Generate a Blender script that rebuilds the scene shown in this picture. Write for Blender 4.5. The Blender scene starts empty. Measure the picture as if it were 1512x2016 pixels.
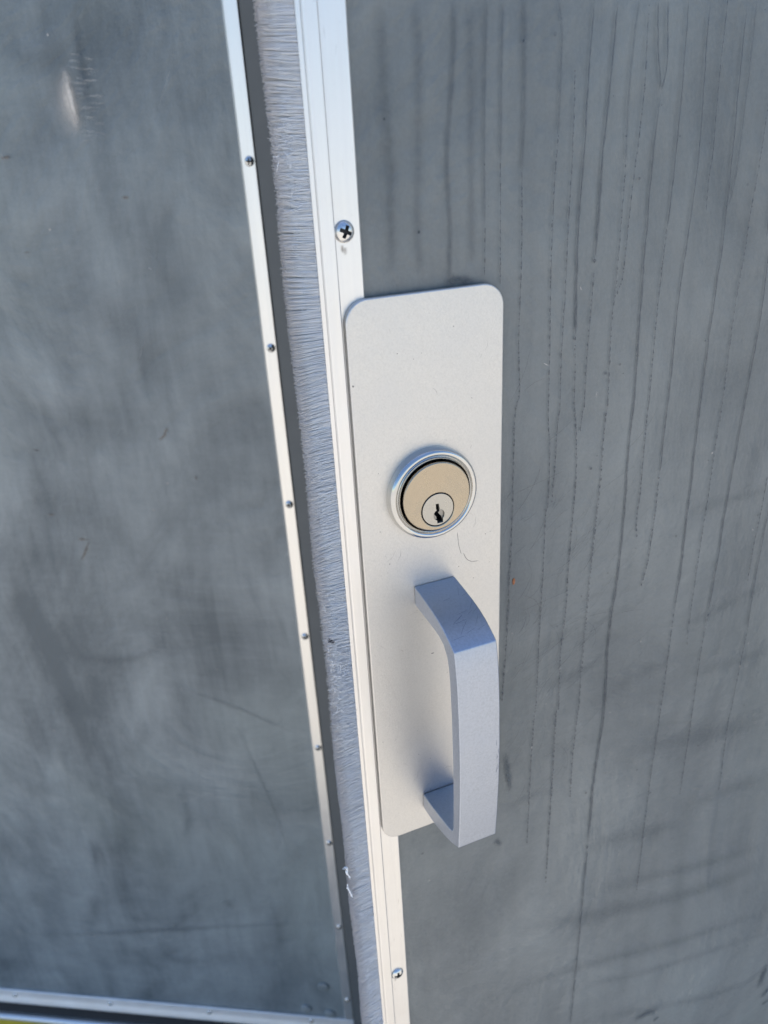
import bpy, bmesh, math, random
import numpy as np
from mathutils import Matrix, Vector
R = math.radians
scn = bpy.context.scene
C = scn.collection

# ------------------------------------------------------------------ camera
cam_d = bpy.data.cameras.new('camera')
cam = bpy.data.objects.new('camera', cam_d); C.objects.link(cam)
cam_d.sensor_fit = 'HORIZONTAL'; cam_d.sensor_width = 36.0; cam_d.lens = 36.05
cam_d.clip_start = 0.01; cam_d.clip_end = 500
cam.matrix_world = Matrix(((0.99825165, 0.05910701, 0.0, 0.0),
                           (-0.02529406, 0.42718853, -0.90380870, 0.0),
                           (-0.05342142, 0.90222853, 0.42793671, 1.23),
                           (0, 0, 0, 1)))
cam_d.dof.use_dof = True; cam_d.dof.focus_distance = 0.335; cam_d.dof.aperture_fstop = 17
scn.camera = cam

# ------------------------------------------------------------------ sky, sun, exposure
SUN_EL = 84
w = bpy.data.worlds.new('World'); scn.world = w; w.use_nodes = True
nt = w.node_tree; nt.nodes.clear()
out = nt.nodes.new('ShaderNodeOutputWorld'); bg = nt.nodes.new('ShaderNodeBackground')
sky = nt.nodes.new('ShaderNodeTexSky'); sky.sky_type = 'NISHITA'; sky.sun_disc = False
sky.sun_elevation = R(SUN_EL); sky.sun_rotation = R(0)
sky.air_density = 1.0; sky.dust_density = 0.2; sky.ozone_density = 4.0
bg.inputs['Strength'].default_value = 0.135
nt.links.new(sky.outputs[0], bg.inputs[0]); nt.links.new(bg.outputs[0], out.inputs[0])
sun_d = bpy.data.lights.new('sun', 'SUN'); sun_d.energy = 4.5; sun_d.angle = R(0.5); sun_d.color = (1, 0.95, 0.87)
sun = bpy.data.objects.new('sun', sun_d); C.objects.link(sun); sun.rotation_euler = (-R(90 - SUN_EL), 0, 0)
scn.view_settings.view_transform = 'Standard'; scn.view_settings.look = 'None'
scn.view_settings.exposure = 0.8; scn.view_settings.gamma = 1
scn.cycles.transparent_max_bounces = 32; scn.cycles.max_bounces = 24; scn.cycles.diffuse_bounces = 20; scn.cycles.transmission_bounces = 12

# ------------------------------------------------------------------ materials
class NT:
    def __init__(s, name):
        s.m = bpy.data.materials.new(name); s.m.use_nodes = True
        s.t = s.m.node_tree; s.b = s.t.nodes['Principled BSDF']
    def n(s, kind, **kw):
        o = s.t.nodes.new('ShaderNode' + kind)
        for k, v in kw.items(): setattr(o, k, v)
        return o
    def l(s, a, b): s.t.links.new(a, b)
    def coord(s, scale=(1, 1, 1), out='Object', rot=(0, 0, 0), loc=(0, 0, 0)):
        tc = s.n('TexCoord'); mp = s.n('Mapping')
        mp.inputs['Scale'].default_value = scale; mp.inputs['Rotation'].default_value = rot
        mp.inputs['Location'].default_value = loc
        s.l(tc.outputs[out], mp.inputs[0]); return mp.outputs[0]
    def noise(s, vec, scale, detail=4, rough=.55, dist=0):
        o = s.n('TexNoise'); o.inputs['Scale'].default_value = scale; o.inputs['Detail'].default_value = detail
        o.inputs['Roughness'].default_value = rough; o.inputs['Distortion'].default_value = dist
        s.l(vec, o.inputs['Vector']); return o.outputs['Fac']
    def ramp(s, fac, lo, hi, c0=(0, 0, 0, 1), c1=(1, 1, 1, 1)):
        o = s.n('ValToRGB'); e = o.color_ramp.elements
        e[0].position = lo; e[0].color = c0; e[1].position = hi; e[1].color = c1
        s.l(fac, o.inputs[0]); return o.outputs[0]
    def maprange(s, fac, a, b, c, d):
        o = s.n('MapRange'); s.l(fac, o.inputs[0])
        for i, v in zip((1, 2, 3, 4), (a, b, c, d)): o.inputs[i].default_value = v
        return o.outputs[0]
    def mix(s, fac, a, b, mode='MIX'):
        o = s.n('Mix', data_type='RGBA', blend_type=mode)
        for sock, v in ((o.inputs[0], fac), (o.inputs[6], a), (o.inputs[7], b)):
            if hasattr(v, 'is_linked'): s.l(v, sock)
            else: sock.default_value = v
        return o.outputs[2]
    def math(s, op, a, b):
        o = s.n('Math', operation=op)
        for sock, v in ((o.inputs[0], a), (o.inputs[1], b)):
            if hasattr(v, 'is_linked'): s.l(v, sock)
            else: sock.default_value = v
        return o.outputs[0]
    def bump(s, h, strength, dist):
        o = s.n('Bump'); o.inputs['Strength'].default_value = strength; o.inputs['Distance'].default_value = dist
        s.l(h, o.inputs['Height']); s.l(o.outputs[0], s.b.inputs['Normal'])

def rgba(c): return (c[0], c[1], c[2], 1)

def panel_mat(name, seed, dark, light, swirl):
    k = NT(name); b = k.b
    v1 = k.coord((1, 1, .5), loc=(seed, 0, seed))          # tall soft streaks from wiping
    n1 = k.noise(v1, 11, 6, .62, .6)
    n2 = k.noise(k.coord((1, 1, 1), loc=(seed * 2, 3, 1), rot=(0, R(28), 0)), 4.5, 6, .6, swirl)
    n3 = k.noise(k.coord((1, 1, .10), loc=(1, seed, 2)), 70, 5, .65, .4)      # thin vertical runs
    n4 = k.noise(k.coord(), 800, 3, .7)
    n5 = k.noise(k.coord(), 260, 2, .5)
    n7 = k.noise(k.coord((1, 1, .8), loc=(seed * 3, 1, seed)), 2.3, 2, .5)      # big pale areas, sheen painted into the base colour
    n8 = k.noise(k.coord((.25, 1, 1), loc=(seed, 4, 1), rot=(0, R(-24), 0)), 160, 4, .7, 0)   # fine rubbed hatching
    a = k.math('ADD', k.math('MULTIPLY', n1, .34), k.math('MULTIPLY', n2, .30))
    a = k.math('ADD', a, k.math('MULTIPLY', n3, .10))
    a = k.math('ADD', a, k.math('MULTIPLY', n7, .22))
    a = k.math('ADD', a, k.math('MULTIPLY', n8, .05))
    a = k.math('ADD', a, k.math('MULTIPLY', n4, .09))
    col = k.ramp(a, .46, .70, rgba(dark), rgba(light))
    n6 = k.noise(k.coord((1, 1, .6), loc=(seed + 7, 2, 4)), 3.2, 3, .5)     # greenish-grey paler patches
    col = k.mix(k.ramp(n6, .5, .78, (0, 0, 0, 1), (.6, .6, .6, 1)), col, (light[0] * .88, light[1] * .90, light[2] * .82, 1))
    k.l(col, b.inputs['Base Color'])
    k.l(k.maprange(a, .45, .72, .52, .27), b.inputs['Roughness'])
    b.inputs['Specular IOR Level'].default_value = .8
    h = k.math('ADD', k.math('MULTIPLY', n2, 3.5), k.math('MULTIPLY', n1, 1.6))
    h = k.math('ADD', h, k.math('MULTIPLY', n5, .035))
    k.bump(h, .5, .004)
    return k.m

def metal_mat(name, col, rough, brush=None, spot=.06, aniso=0, diffuse=0.0, bumpk=.15, grain=1800, mott=0, radial=False):
    k = NT(name); b = k.b
    v = k.coord(brush if brush else (1, 1, 1))
    n1 = k.noise(v, 700 if brush else grain, 3, .6)
    n2 = k.noise(k.coord(), 32, 6, .65)
    n3 = k.noise(k.coord(loc=(3, 1, 2)), 420, 2, .6)
    c = k.mix(k.ramp(n2, .3, .7), rgba([x * (1 - spot) for x in col]), rgba([min(1, x * (1 + spot * .6)) for x in col]))
    c = k.mix(k.ramp(n3, .70, .80, (0, 0, 0, 1), (0, 0, 0, 1) if radial else (.22, .22, .22, 1)), c, rgba([x * .62 for x in col]))
    if mott:
        n4 = k.noise(k.coord(loc=(5, 2, 1)), 1050, 3, .7)
        c = k.mix(k.ramp(n4, .35, .65), c, rgba([x * (1 + mott) for x in col])); c = k.mix(k.ramp(n4, .25, .5, (.8, .8, .8, 1), (0, 0, 0, 1)), c, rgba([x * (1 - mott * 1.6) for x in col]))
    k.l(c, b.inputs['Base Color'])
    b.inputs['Metallic'].default_value = 1 - diffuse
    if radial:
        tg = k.n('Tangent', direction_type='RADIAL', axis='Y'); k.l(tg.outputs[0], b.inputs['Tangent'])
    r = k.math('ADD', k.maprange(n1, .3, .7, rough - .05, rough + .05), k.maprange(n2, .3, .7, -.04, .04))
    k.l(r, b.inputs['Roughness'])
    if aniso:
        b.inputs['Anisotropic'].default_value = aniso
    k.bump(n1, bumpk, .0003)
    return k.m

def plain_mat(name, col, rough, spot=.1, scale=60, metallic=0, bumpk=.1):
    k = NT(name); b = k.b
    n = k.noise(k.coord(), scale, 5, .6)
    k.l(k.mix(k.ramp(n, .3, .7), rgba([x * (1 - spot) for x in col]), rgba([x * (1 + spot) for x in col])), b.inputs['Base Color'])
    b.inputs['Roughness'].default_value = rough; b.inputs['Metallic'].default_value = metallic
    k.bump(n, bumpk, .001)
    return k.m

def stain_or_glint_mat(name, col, rough):
    """a stain or painted glint in one colour; vertex attribute 'soft' is how thick the mark is"""
    k = NT(name); b = k.b
    b.inputs['Base Color'].default_value = rgba(col); b.inputs['Roughness'].default_value = rough
    at = k.n('Attribute'); at.attribute_name = 'soft'
    n = k.noise(k.coord(), 350, 3, .6)
    f = k.math('MULTIPLY', at.outputs['Fac'], k.maprange(n, .3, .65, .7, 1.15))
    tr = k.n('BsdfTransparent'); mx = k.n('MixShader')
    k.l(f, mx.inputs[0]); k.l(tr.outputs[0], mx.inputs[1]); k.l(b.outputs[0], mx.inputs[2])
    o = [x for x in k.t.nodes if x.type == 'OUTPUT_MATERIAL'][0]
    k.l(mx.outputs[0], o.inputs['Surface'])
    return k.m

M = {}
M['panel_r'] = panel_mat('grey_plastic_sheet', 3.1, (.090, .102, .105), (.228, .243, .236), .8)
M['panel_l'] = panel_mat('grey_plastic_sheet_lightened', 4.7, (.078, .098, .108), (.338, .370, .372), .9)  # same sheet, missing light and sheen painted in, darker towards the right
M['plate'] = metal_mat('satin_aluminium_plate', (.645, .627, .60), .50, spot=.05, bumpk=.3, grain=1300, mott=.03)
M['handle'] = metal_mat('satin_aluminium_pull', (.41, .445, .515), .43, spot=.09, bumpk=.3, grain=900, mott=.06)
M['trim'] = metal_mat('mill_aluminium', (.775, .76, .74), .42, brush=(1, 1, .02), spot=.05)
M['trim_far'] = metal_mat('mill_aluminium_strip', (.81, .795, .765), .40, brush=(1, 1, .02), spot=.05)
M['trim_low'] = metal_mat('pale_rough_aluminium', (.90, .89, .88), .62, brush=(.02, 1, 1), spot=.05)  # paler and rougher than the other strips
M['chrome'] = metal_mat('satin_chrome', (.57, .57, .56), .085, spot=.1, bumpk=.06)
M['nickel'] = metal_mat('worn_nickel_face', (.43, .37, .285), .25, spot=.05, bumpk=.02, aniso=.75, grain=300, radial=True)
M['plug'] = metal_mat('nickel_plug', (.43, .42, .39), .27, brush=(1, 1, .15), spot=.06)
M['plug_shade'] = metal_mat('nickel_plug_painted_shade', (.30, .29, .27), .4, spot=.1)  # darker nickel, shade of the dimple painted into the colour
M['zinc'] = metal_mat('zinc_screw', (.66, .66, .65), .24, spot=.08, bumpk=.1)
M['recess'] = plain_mat('dark_recess', (.012, .012, .013), .6, .3, 600)  # near-black colour for the cross recess
M['band'] = plain_mat('grey_edge_plastic', (.125, .130, .128), .55, .06, 40)
M['black'] = plain_mat('dark_void', (.006, .006, .007), .7, .1)
M['rubber'] = plain_mat('black_rubber', (.016, .016, .018), .6, .2)
M['yellow'] = plain_mat('yellow_paint', (.62, .46, .03), .5, .15)
M['wallp'] = plain_mat('painted_wall', (.62, .60, .56), .7, .06, 8)
M['dim'] = plain_mat('interior_plaster', (.35, .34, .32), .8, .06, 6)
M['concrete'] = plain_mat('concrete', (.46, .43, .385), .85, .12, 3.5)
M['lint'] = plain_mat('white_lint', (.85, .85, .85), .8, .05)
M['speck'] = plain_mat('dark_dirt', (.03, .03, .035), .8, .2)
M['rustbit'] = plain_mat('orange_dirt', (.35, .13, .05), .7, .3, 900)
M['scratch'] = plain_mat('dark_scratch', (.13, .12, .15), .6, .2)
M['drip'] = stain_or_glint_mat('drip_stain', (.035, .045, .060), .45)
M['smudge'] = stain_or_glint_mat('smudge_stain', (.075, .095, .112), .42)
M['rust'] = stain_or_glint_mat('rust_stain', (.20, .13, .08), .6)
M['glint_fleck'] = stain_or_glint_mat('pale_glint_and_scratch', (.78, .71, .63), .4)  # pale film for the painted glint, hairline scratches and flecks
M['fleck'] = plain_mat('pale_fleck', (.45, .47, .49), .6, .1)

def bristle_mat():
    k = NT('nylon_bristle'); b = k.b
    tc = k.n('TexCoord'); sx = k.n('SeparateXYZ'); k.l(tc.outputs['Object'], sx.inputs[0])
    dirt = k.maprange(sx.outputs[0], -.0085, -.0135, 0, 1)      # the tips have picked up grime
    n = k.noise(k.coord((1, 1, .5)), 120, 3, .6)
    c = k.mix(k.ramp(n, .3, .7), (.93, .95, .98, 1), (.97, .98, .99, 1))
    at = k.n('Attribute'); at.attribute_name = 'tone'
    c = k.mix(k.maprange(at.outputs['Fac'], 0, .45, .26, 0), c, (.62, .63, .66, 1))
    c = k.mix(k.math('MULTIPLY', dirt, .6), c, (.66, .61, .585, 1))
    k.l(c, b.inputs['Base Color']); b.inputs['Roughness'].default_value = .45
    tl = k.n('BsdfTranslucent'); k.l(c, tl.inputs[0]); mx = k.n('MixShader'); mx.inputs[0].default_value = .38
    k.l(b.outputs[0], mx.inputs[1]); k.l(tl.outputs[0], mx.inputs[2])
    k.l(mx.outputs[0], [x for x in k.t.nodes if x.type == 'OUTPUT_MATERIAL'][0].inputs['Surface'])
    return k.m
M['bristle'] = bristle_mat()

# ------------------------------------------------------------------ mesh helpers
def link(name, me, mat, parent=None, smooth=None):
    o = bpy.data.objects.new(name, me); C.objects.link(o)
    if mat is not None and not me.materials: me.materials.append(mat)
    if parent is not None: o.parent = parent
    if smooth is not None:
        me.shade_smooth()
        me.set_sharp_from_angle(angle=R(smooth))
    return o
def from_bm(name, bm, mat, parent=None, smooth=None):
    bmesh.ops.recalc_face_normals(bm, faces=bm.faces)
    me = bpy.data.meshes.new(name); bm.to_mesh(me); bm.free()
    return link(name, me, mat, parent, smooth)
def bx(bm, x0, x1, y0, y1, z0, z1):
    v = [bm.verts.new(p) for p in ((x0,y0,z0),(x1,y0,z0),(x1,y1,z0),(x0,y1,z0),(x0,y0,z1),(x1,y0,z1),(x1,y1,z1),(x0,y1,z1))]
    for f in ((0,1,2,3),(7,6,5,4),(0,4,5,1),(1,5,6,2),(2,6,7,3),(3,7,4,0)): bm.faces.new([v[i] for i in f])
def prism(bm, poly, axis, a, b):
    """extrude a 2D polygon; axis 'z': poly is (x,y); 'x': poly is (y,z)"""
    mk = (lambda p, t: (p[0], p[1], t)) if axis == 'z' else (lambda p, t: (t, p[0], p[1]))
    A = [bm.verts.new(mk(p, a)) for p in poly]; B = [bm.verts.new(mk(p, b)) for p in poly]
    n = len(poly)
    for i in range(n): bm.faces.new((A[i], A[(i+1) % n], B[(i+1) % n], B[i]))
    bm.faces.new(A[::-1]); bm.faces.new(B)
def lathe(bm, prof, seg, cx=0, cz=0, closed=False):
    """prof (r, p): turned about the door normal, p out of the door (-y)"""
    rings = []
    for r, p in prof:
        if r < 1e-7: rings.append([bm.verts.new((cx, -p, cz))])
        else: rings.append([bm.verts.new((cx + r*math.cos(2*math.pi*i/seg), -p, cz + r*math.sin(2*math.pi*i/seg))) for i in range(seg)])
    for a, b in zip(rings, rings[1:]):
        for i in range(seg):
            j = (i+1) % seg
            q = [a[i % len(a)], a[j % len(a)], b[j % len(b)], b[i % len(b)]]
            u = []
            for x in q:
                if x not in u: u.append(x)
            if len(u) > 2: bm.faces.new(u)
def curve_plate(name, loops, depth, bevel, mat, parent, loc, smooth=35):
    """flat plate with holes: loops of (x,z) points, first one the outline; front face towards -y at loc"""
    cu = bpy.data.curves.new(name, 'CURVE'); cu.dimensions = '2D'; cu.fill_mode = 'BOTH'
    cu.extrude = depth/2 - bevel; cu.bevel_depth = bevel; cu.bevel_resolution = 2; cu.offset = -bevel
    for lp in loops:
        s = cu.splines.new('POLY'); s.points.add(len(lp)-1); s.use_cyclic_u = True
        for q, (x, z) in zip(s.points, lp): q.co = (x, z, 0, 1)
    t = bpy.data.objects.new(name, cu)
    me = bpy.data.meshes.new_from_object(t)
    bpy.data.objects.remove(t); bpy.data.curves.remove(cu)
    me.transform(Matrix.Rotation(R(90), 4, 'X'))
    me.transform(Matrix.Translation((loc[0], loc[1] + depth/2, loc[2])))
    me.name = name
    return link(name, me, mat, parent, smooth)
def circ(r, n, cx=0, cz=0): return [(cx + r*math.cos(2*math.pi*i/n), cz + r*math.sin(2*math.pi*i/n)) for i in range(n)]
def rrect(x0, x1, z0, z1, r, n=10):
    o = []
    for cx, cz, a in ((x1-r, z1-r, 0), (x0+r, z1-r, 90), (x0+r, z0+r, 180), (x1-r, z0+r, 270)):
        for i in range(n+1):
            t = R(a + 90*i/n); o.append((cx + r*math.cos(t), cz + r*math.sin(t)))
    return o
def smooth_line(pts, step):
    p = np.array(pts, float)
    if len(p) < 3:
        n = max(2, int(np.linalg.norm(p[-1]-p[0])/step)); t = np.linspace(0, 1, n)[:, None]
        return p[0]*(1-t) + p[-1]*t
    o = []
    q = np.vstack([2*p[0]-p[1], p, 2*p[-1]-p[-2]])
    for i in range(1, len(q)-2):
        n = max(2, int(np.linalg.norm(q[i+1]-q[i])/step))
        for t in np.arange(n)/n:
            o.append(.5*((2*q[i]) + (-q[i-1]+q[i+1])*t + (2*q[i-1]-5*q[i]+4*q[i+1]-q[i+2])*t*t + (-q[i-1]+3*q[i]-3*q[i+1]+q[i+2])*t**3))
    o.append(p[-1]); return np.array(o)
class Marks:
    """soft-edged film of dirt, scratches or painted glint lying on a panel (x, z in mm, y out of the panel)"""
    def __init__(s, y): s.v, s.f, s.a, s.y, s.k = [], [], [], y, 0
    def stroke(s, pts, w0, w1, alpha, rng, wob=.0, jit=.15, cap=.15, core=.35, step=3.0, gauss=False):
        prof = tuple((q, math.exp(-(q/.42)**2) - .01) for q in (-.95, -.7, -.45, -.22, 0, .22, .45, .7, .95)) if gauss else ((-.62, 0), (-core*.5, 1), (core*.5, 1), (.62, 0))
        prof = ((prof[0][0], 0),) + prof[1:-1] + ((prof[-1][0], 0),); m = len(prof)
        L = smooth_line(pts, step); n = len(L)
        if n < 2: return
        T = np.gradient(L, axis=0); T /= np.linalg.norm(T, axis=1)[:, None] + 1e-9
        N = np.stack([T[:, 1], -T[:, 0]], 1)
        wv = np.cumsum(rng.normal(0, wob, n)); wv -= np.linspace(0, wv[-1], n)
        y = s.y - .0000015*s.k; s.k += 1
        base = len(s.v)
        for i in range(n):
            t = i/(n-1); ww = (w0+(w1-w0)*t)*(1+rng.uniform(-jit, jit))
            e = min(1, t/cap, (1-t)/cap) if cap else 1
            c = L[i] + N[i]*wv[i]
            for q, al in prof:
                p = c + N[i]*q*ww
                s.v.append((p[0]/1000, y, p[1]/1000)); s.a.append(al*alpha*e)
        for i in range(n-1):
            for j in range(m-1):
                b = base+i*m+j; s.f.append((b, b+1, b+m+1, b+m))
    def blob(s, x, z, rx, rz, alpha, rng, n=9):
        y = s.y - .0000015*s.k; b = len(s.v); s.k += .02
        s.v.append((x/1000, y, z/1000)); s.a.append(alpha)
        for ring, (k, al) in enumerate(((.7, alpha), (1.15, 0))):
            for i in range(n):
                t = 2*math.pi*i/n; u = rng.uniform(.8, 1.2)
                s.v.append(((x+rx*k*u*math.cos(t))/1000, y, (z+rz*k*u*math.sin(t))/1000)); s.a.append(al)
        for i in range(n):
            j = (i+1) % n
            s.f.append((b, b+1+i, b+1+j)); s.f.append((b+1+i, b+1+n+i, b+1+n+j, b+1+j))
    def build(s, name, mat, parent):
        me = bpy.data.meshes.new(name); me.from_pydata(s.v, [], s.f)
        at = me.attributes.new('soft', 'FLOAT', 'POINT'); at.data.foreach_set('value', np.array(s.a, dtype=np.float32))
        o = link(name, me, mat, parent); o['kind'] = 'stuff'; return o

def thing(name, label, cat, loc=(0, 0, 0), rz=0):
    o = bpy.data.objects.new(name, None); C.objects.link(o)
    o.location = loc; o.rotation_euler = (0, 0, rz); o['label'] = label; o['category'] = cat; o['kind'] = 'thing'
    o.empty_display_size = .05
    return o
def struct(o): o['kind'] = 'structure'; return o

A_L = R(-8.20829); A_R = R(20.86751)
B_L = (-.064137, .676043, 0); B_R = (-.016787, .285468, 0)
DOOR_BOT, DOOR_TOP = .083, 2.14
DRIPS=[('f',0.98,0.94,[(55.0,1273.6),(53.6,1249.4),(51.4,1223.4),(52.2,1200.0),(51.2,1181.1)]),
('f',0.65,0.55,[(67.4,1273.7),(66.7,1254.2),(66.5,1222.6),(67.0,1200.5)]),
('d',0.55,0.47,[(67.0,1200.5),(66.8,1183.4)]),
('f',0.57,0.53,[(73.6,1273.7),(73.5,1249.0),(73.4,1222.2)]),
('d',0.44,0.47,[(73.4,1222.2),(73.7,1201.1),(73.9,1179.6)]),
('f',0.82,0.62,[(81.9,1273.8),(83.1,1265.6),(83.2,1234.6),(82.7,1218.5)]),
('d',0.53,0.62,[(82.7,1218.5),(83.3,1197.3),(83.3,1176.4),(82.9,1154.5),(83.9,1134.3),(82.3,1126.2),(81.7,1118.7),(81.6,1101.0)]),
('d',0.73,0.97,[(81.6,1101.0),(81.4,1072.1),(80.6,1042.0),(79.7,1010.1),(77.7,969.9)]),
('f',1.96,1.87,[(28.3,1273.4),(28.0,1247.2),(28.6,1223.4),(27.2,1187.0)]),
('f',2.28,1.87,[(41.0,1273.5),(40.6,1243.7),(38.8,1207.4),(39.3,1185.7)]),
('f',1.63,1.49,[(61.3,1273.6),(61.3,1234.9),(61.2,1187.3)]),
('f',0.49,0.52,[(96.0,1273.8),(98.3,1262.2),(98.4,1230.3)]),
('d',0.52,0.73,[(98.4,1230.3),(97.3,1211.1),(97.3,1180.3),(98.3,1146.5),(98.8,1123.4),(99.3,1113.7),(100.2,1105.6),(100.8,1078.3),(99.7,1071.8),(99.5,1057.9),(99.1,1031.9),(98.7,1004.2),(98.3,956.1)]),
('d',0.73,0.67,[(97.7,954.6),(96.6,920.7),(95.9,857.0)]),
('d',0.47,0.64,[(104.6,1251.7),(105.2,1220.4),(104.7,1195.5),(104.7,1174.0),(104.2,1145.6),(104.7,1122.4),(104.1,1117.4),(103.6,1105.7),(103.4,1092.8),(102.6,1076.9)]),
('s',0.46,0.93,[(111.1,1273.9),(110.6,1249.9),(110.6,1223.9),(110.0,1197.0),(110.2,1178.3),(110.3,1167.8),(110.8,1151.8)]),
('d',0.66,1.06,[(111.0,1148.7),(111.5,1141.0),(112.2,1121.2),(112.9,1118.4),(115.0,1098.0),(115.5,1080.8),(114.8,1064.2),(114.0,1038.5),(113.9,1013.4),(112.2,988.4),(112.9,950.8),(111.6,949.5),(111.4,905.6),(110.8,867.7),(110.4,818.3)]),
('s',0.49,1.11,[(121.5,1274.0),(121.3,1247.8),(119.6,1223.4),(118.9,1199.3),(118.4,1183.0)]),
('d',0.64,0.69,[(118.5,1178.1),(117.8,1159.1),(117.3,1144.9),(117.6,1120.2),(117.2,1119.4),(116.2,1108.9)]),
('f',0.49,0.53,[(131.2,1274.0),(129.8,1244.9),(130.5,1219.0)]),
('d',0.53,0.94,[(130.5,1219.0),(130.4,1191.1),(130.2,1170.2),(129.5,1154.1),(130.5,1118.0),(129.9,1114.5),(129.7,1100.0),(129.5,1077.8),(128.6,1059.1),(127.7,1034.9),(127.1,1009.6),(126.2,971.6),(126.1,947.3),(125.7,944.3),(124.2,913.2),(124.3,883.0)]),
('d',0.49,0.6,[(135.8,1272.3),(136.8,1247.5),(136.4,1233.3),(135.0,1213.7),(134.0,1190.8),(133.4,1175.5),(131.1,1168.8)]),
('s',0.49,0.51,[(139.8,1274.1),(141.8,1257.7),(144.4,1244.5)]),
('s',0.57,0.6,[(144.3,1274.1),(146.6,1254.3),(145.0,1244.0)]),
('s',0.68,1.24,[(144.7,1244.3),(143.6,1222.2),(143.4,1192.2),(143.9,1163.9),(144.7,1133.6),(144.8,1115.6),(143.8,1097.3),(144.0,1067.6),(144.1,1044.6),(143.1,1017.2),(141.4,993.3),(142.2,939.0),(139.8,893.7),(139.8,833.6)]),
('s',1.08,0.82,[(139.8,833.6),(139.8,777.9),(139.4,729.4),(138.4,679.8),(137.6,657.2)]),
('s',0.46,0.51,[(154.1,1274.2),(154.9,1244.2),(155.2,1217.6),(154.3,1192.3)]),
('d',0.55,0.74,[(154.3,1192.3),(153.5,1168.7),(153.4,1151.0),(153.5,1131.1),(153.8,1115.3),(153.5,1113.2),(153.5,1094.4),(153.8,1072.6),(153.1,1056.4),(154.7,1044.3)]),
('s',0.46,0.67,[(164.3,1274.2),(165.4,1251.5),(166.5,1221.0),(165.9,1192.3),(165.1,1170.9),(164.6,1151.9),(165.0,1113.4),(164.8,1088.3),(164.5,1075.8)]),
('d',0.76,0.81,[(164.5,1075.8),(164.5,1058.0),(163.5,1036.5),(162.9,1027.7),(160.4,1014.9)]),
('d',0.46,0.51,[(173.0,1274.3),(173.2,1246.6),(174.4,1221.7),(173.9,1211.3),(174.2,1199.5)]),
('s',0.46,0.92,[(182.7,1274.3),(184.8,1236.4),(185.9,1210.5),(186.3,1197.3),(186.6,1180.4),(185.7,1152.9),(185.1,1130.2),(185.4,1108.7),(185.4,1084.3),(186.2,1045.4),(186.3,1013.4),(185.0,989.9)]),
('d',0.78,0.84,[(185.0,989.9),(184.7,952.0),(184.2,923.6),(183.2,885.4),(182.9,841.0),(183.5,773.1)]),
('f',0.42,0.47,[(187.6,1274.4),(188.6,1236.3),(188.2,1210.4),(186.5,1197.7)]),
('d',0.48,0.7,[(201.1,1240.9),(200.8,1215.0),(199.7,1192.9),(199.6,1178.1),(198.4,1149.0),(199.1,1107.7),(198.3,1087.7),(198.1,1056.7),(197.5,1039.2),(197.2,1016.5),(197.0,982.7),(197.6,966.1)]),
('s',0.52,0.82,[(213.7,1181.0),(215.0,1149.3),(214.2,1123.2),(213.6,1103.9),(212.8,1074.7),(211.8,1041.5),(211.3,1009.2),(210.3,982.4)]),
('d',0.73,0.78,[(210.3,982.4),(208.8,957.2),(209.0,915.6),(209.1,888.8),(209.2,848.0)]),
('d',0.63,0.67,[(237.5,1061.1),(237.2,1040.2),(236.1,1021.7),(236.3,996.2)]),
('s',0.63,0.74,[(243.4,1053.3),(242.3,1027.5),(241.9,1013.2),(241.8,994.7),(242.8,962.2)]),
('d',0.69,0.78,[(242.8,962.2),(242.0,939.4),(240.9,904.0),(240.3,898.2),(241.2,872.0),(242.8,837.9)]),
('d',0.46,0.5,[(215.4,1218.7),(219.3,1180.5),(221.7,1143.1)]),
('s',0.49,0.55,[(204.2,1274.5),(207.9,1232.7),(211.1,1183.4)])]
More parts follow.
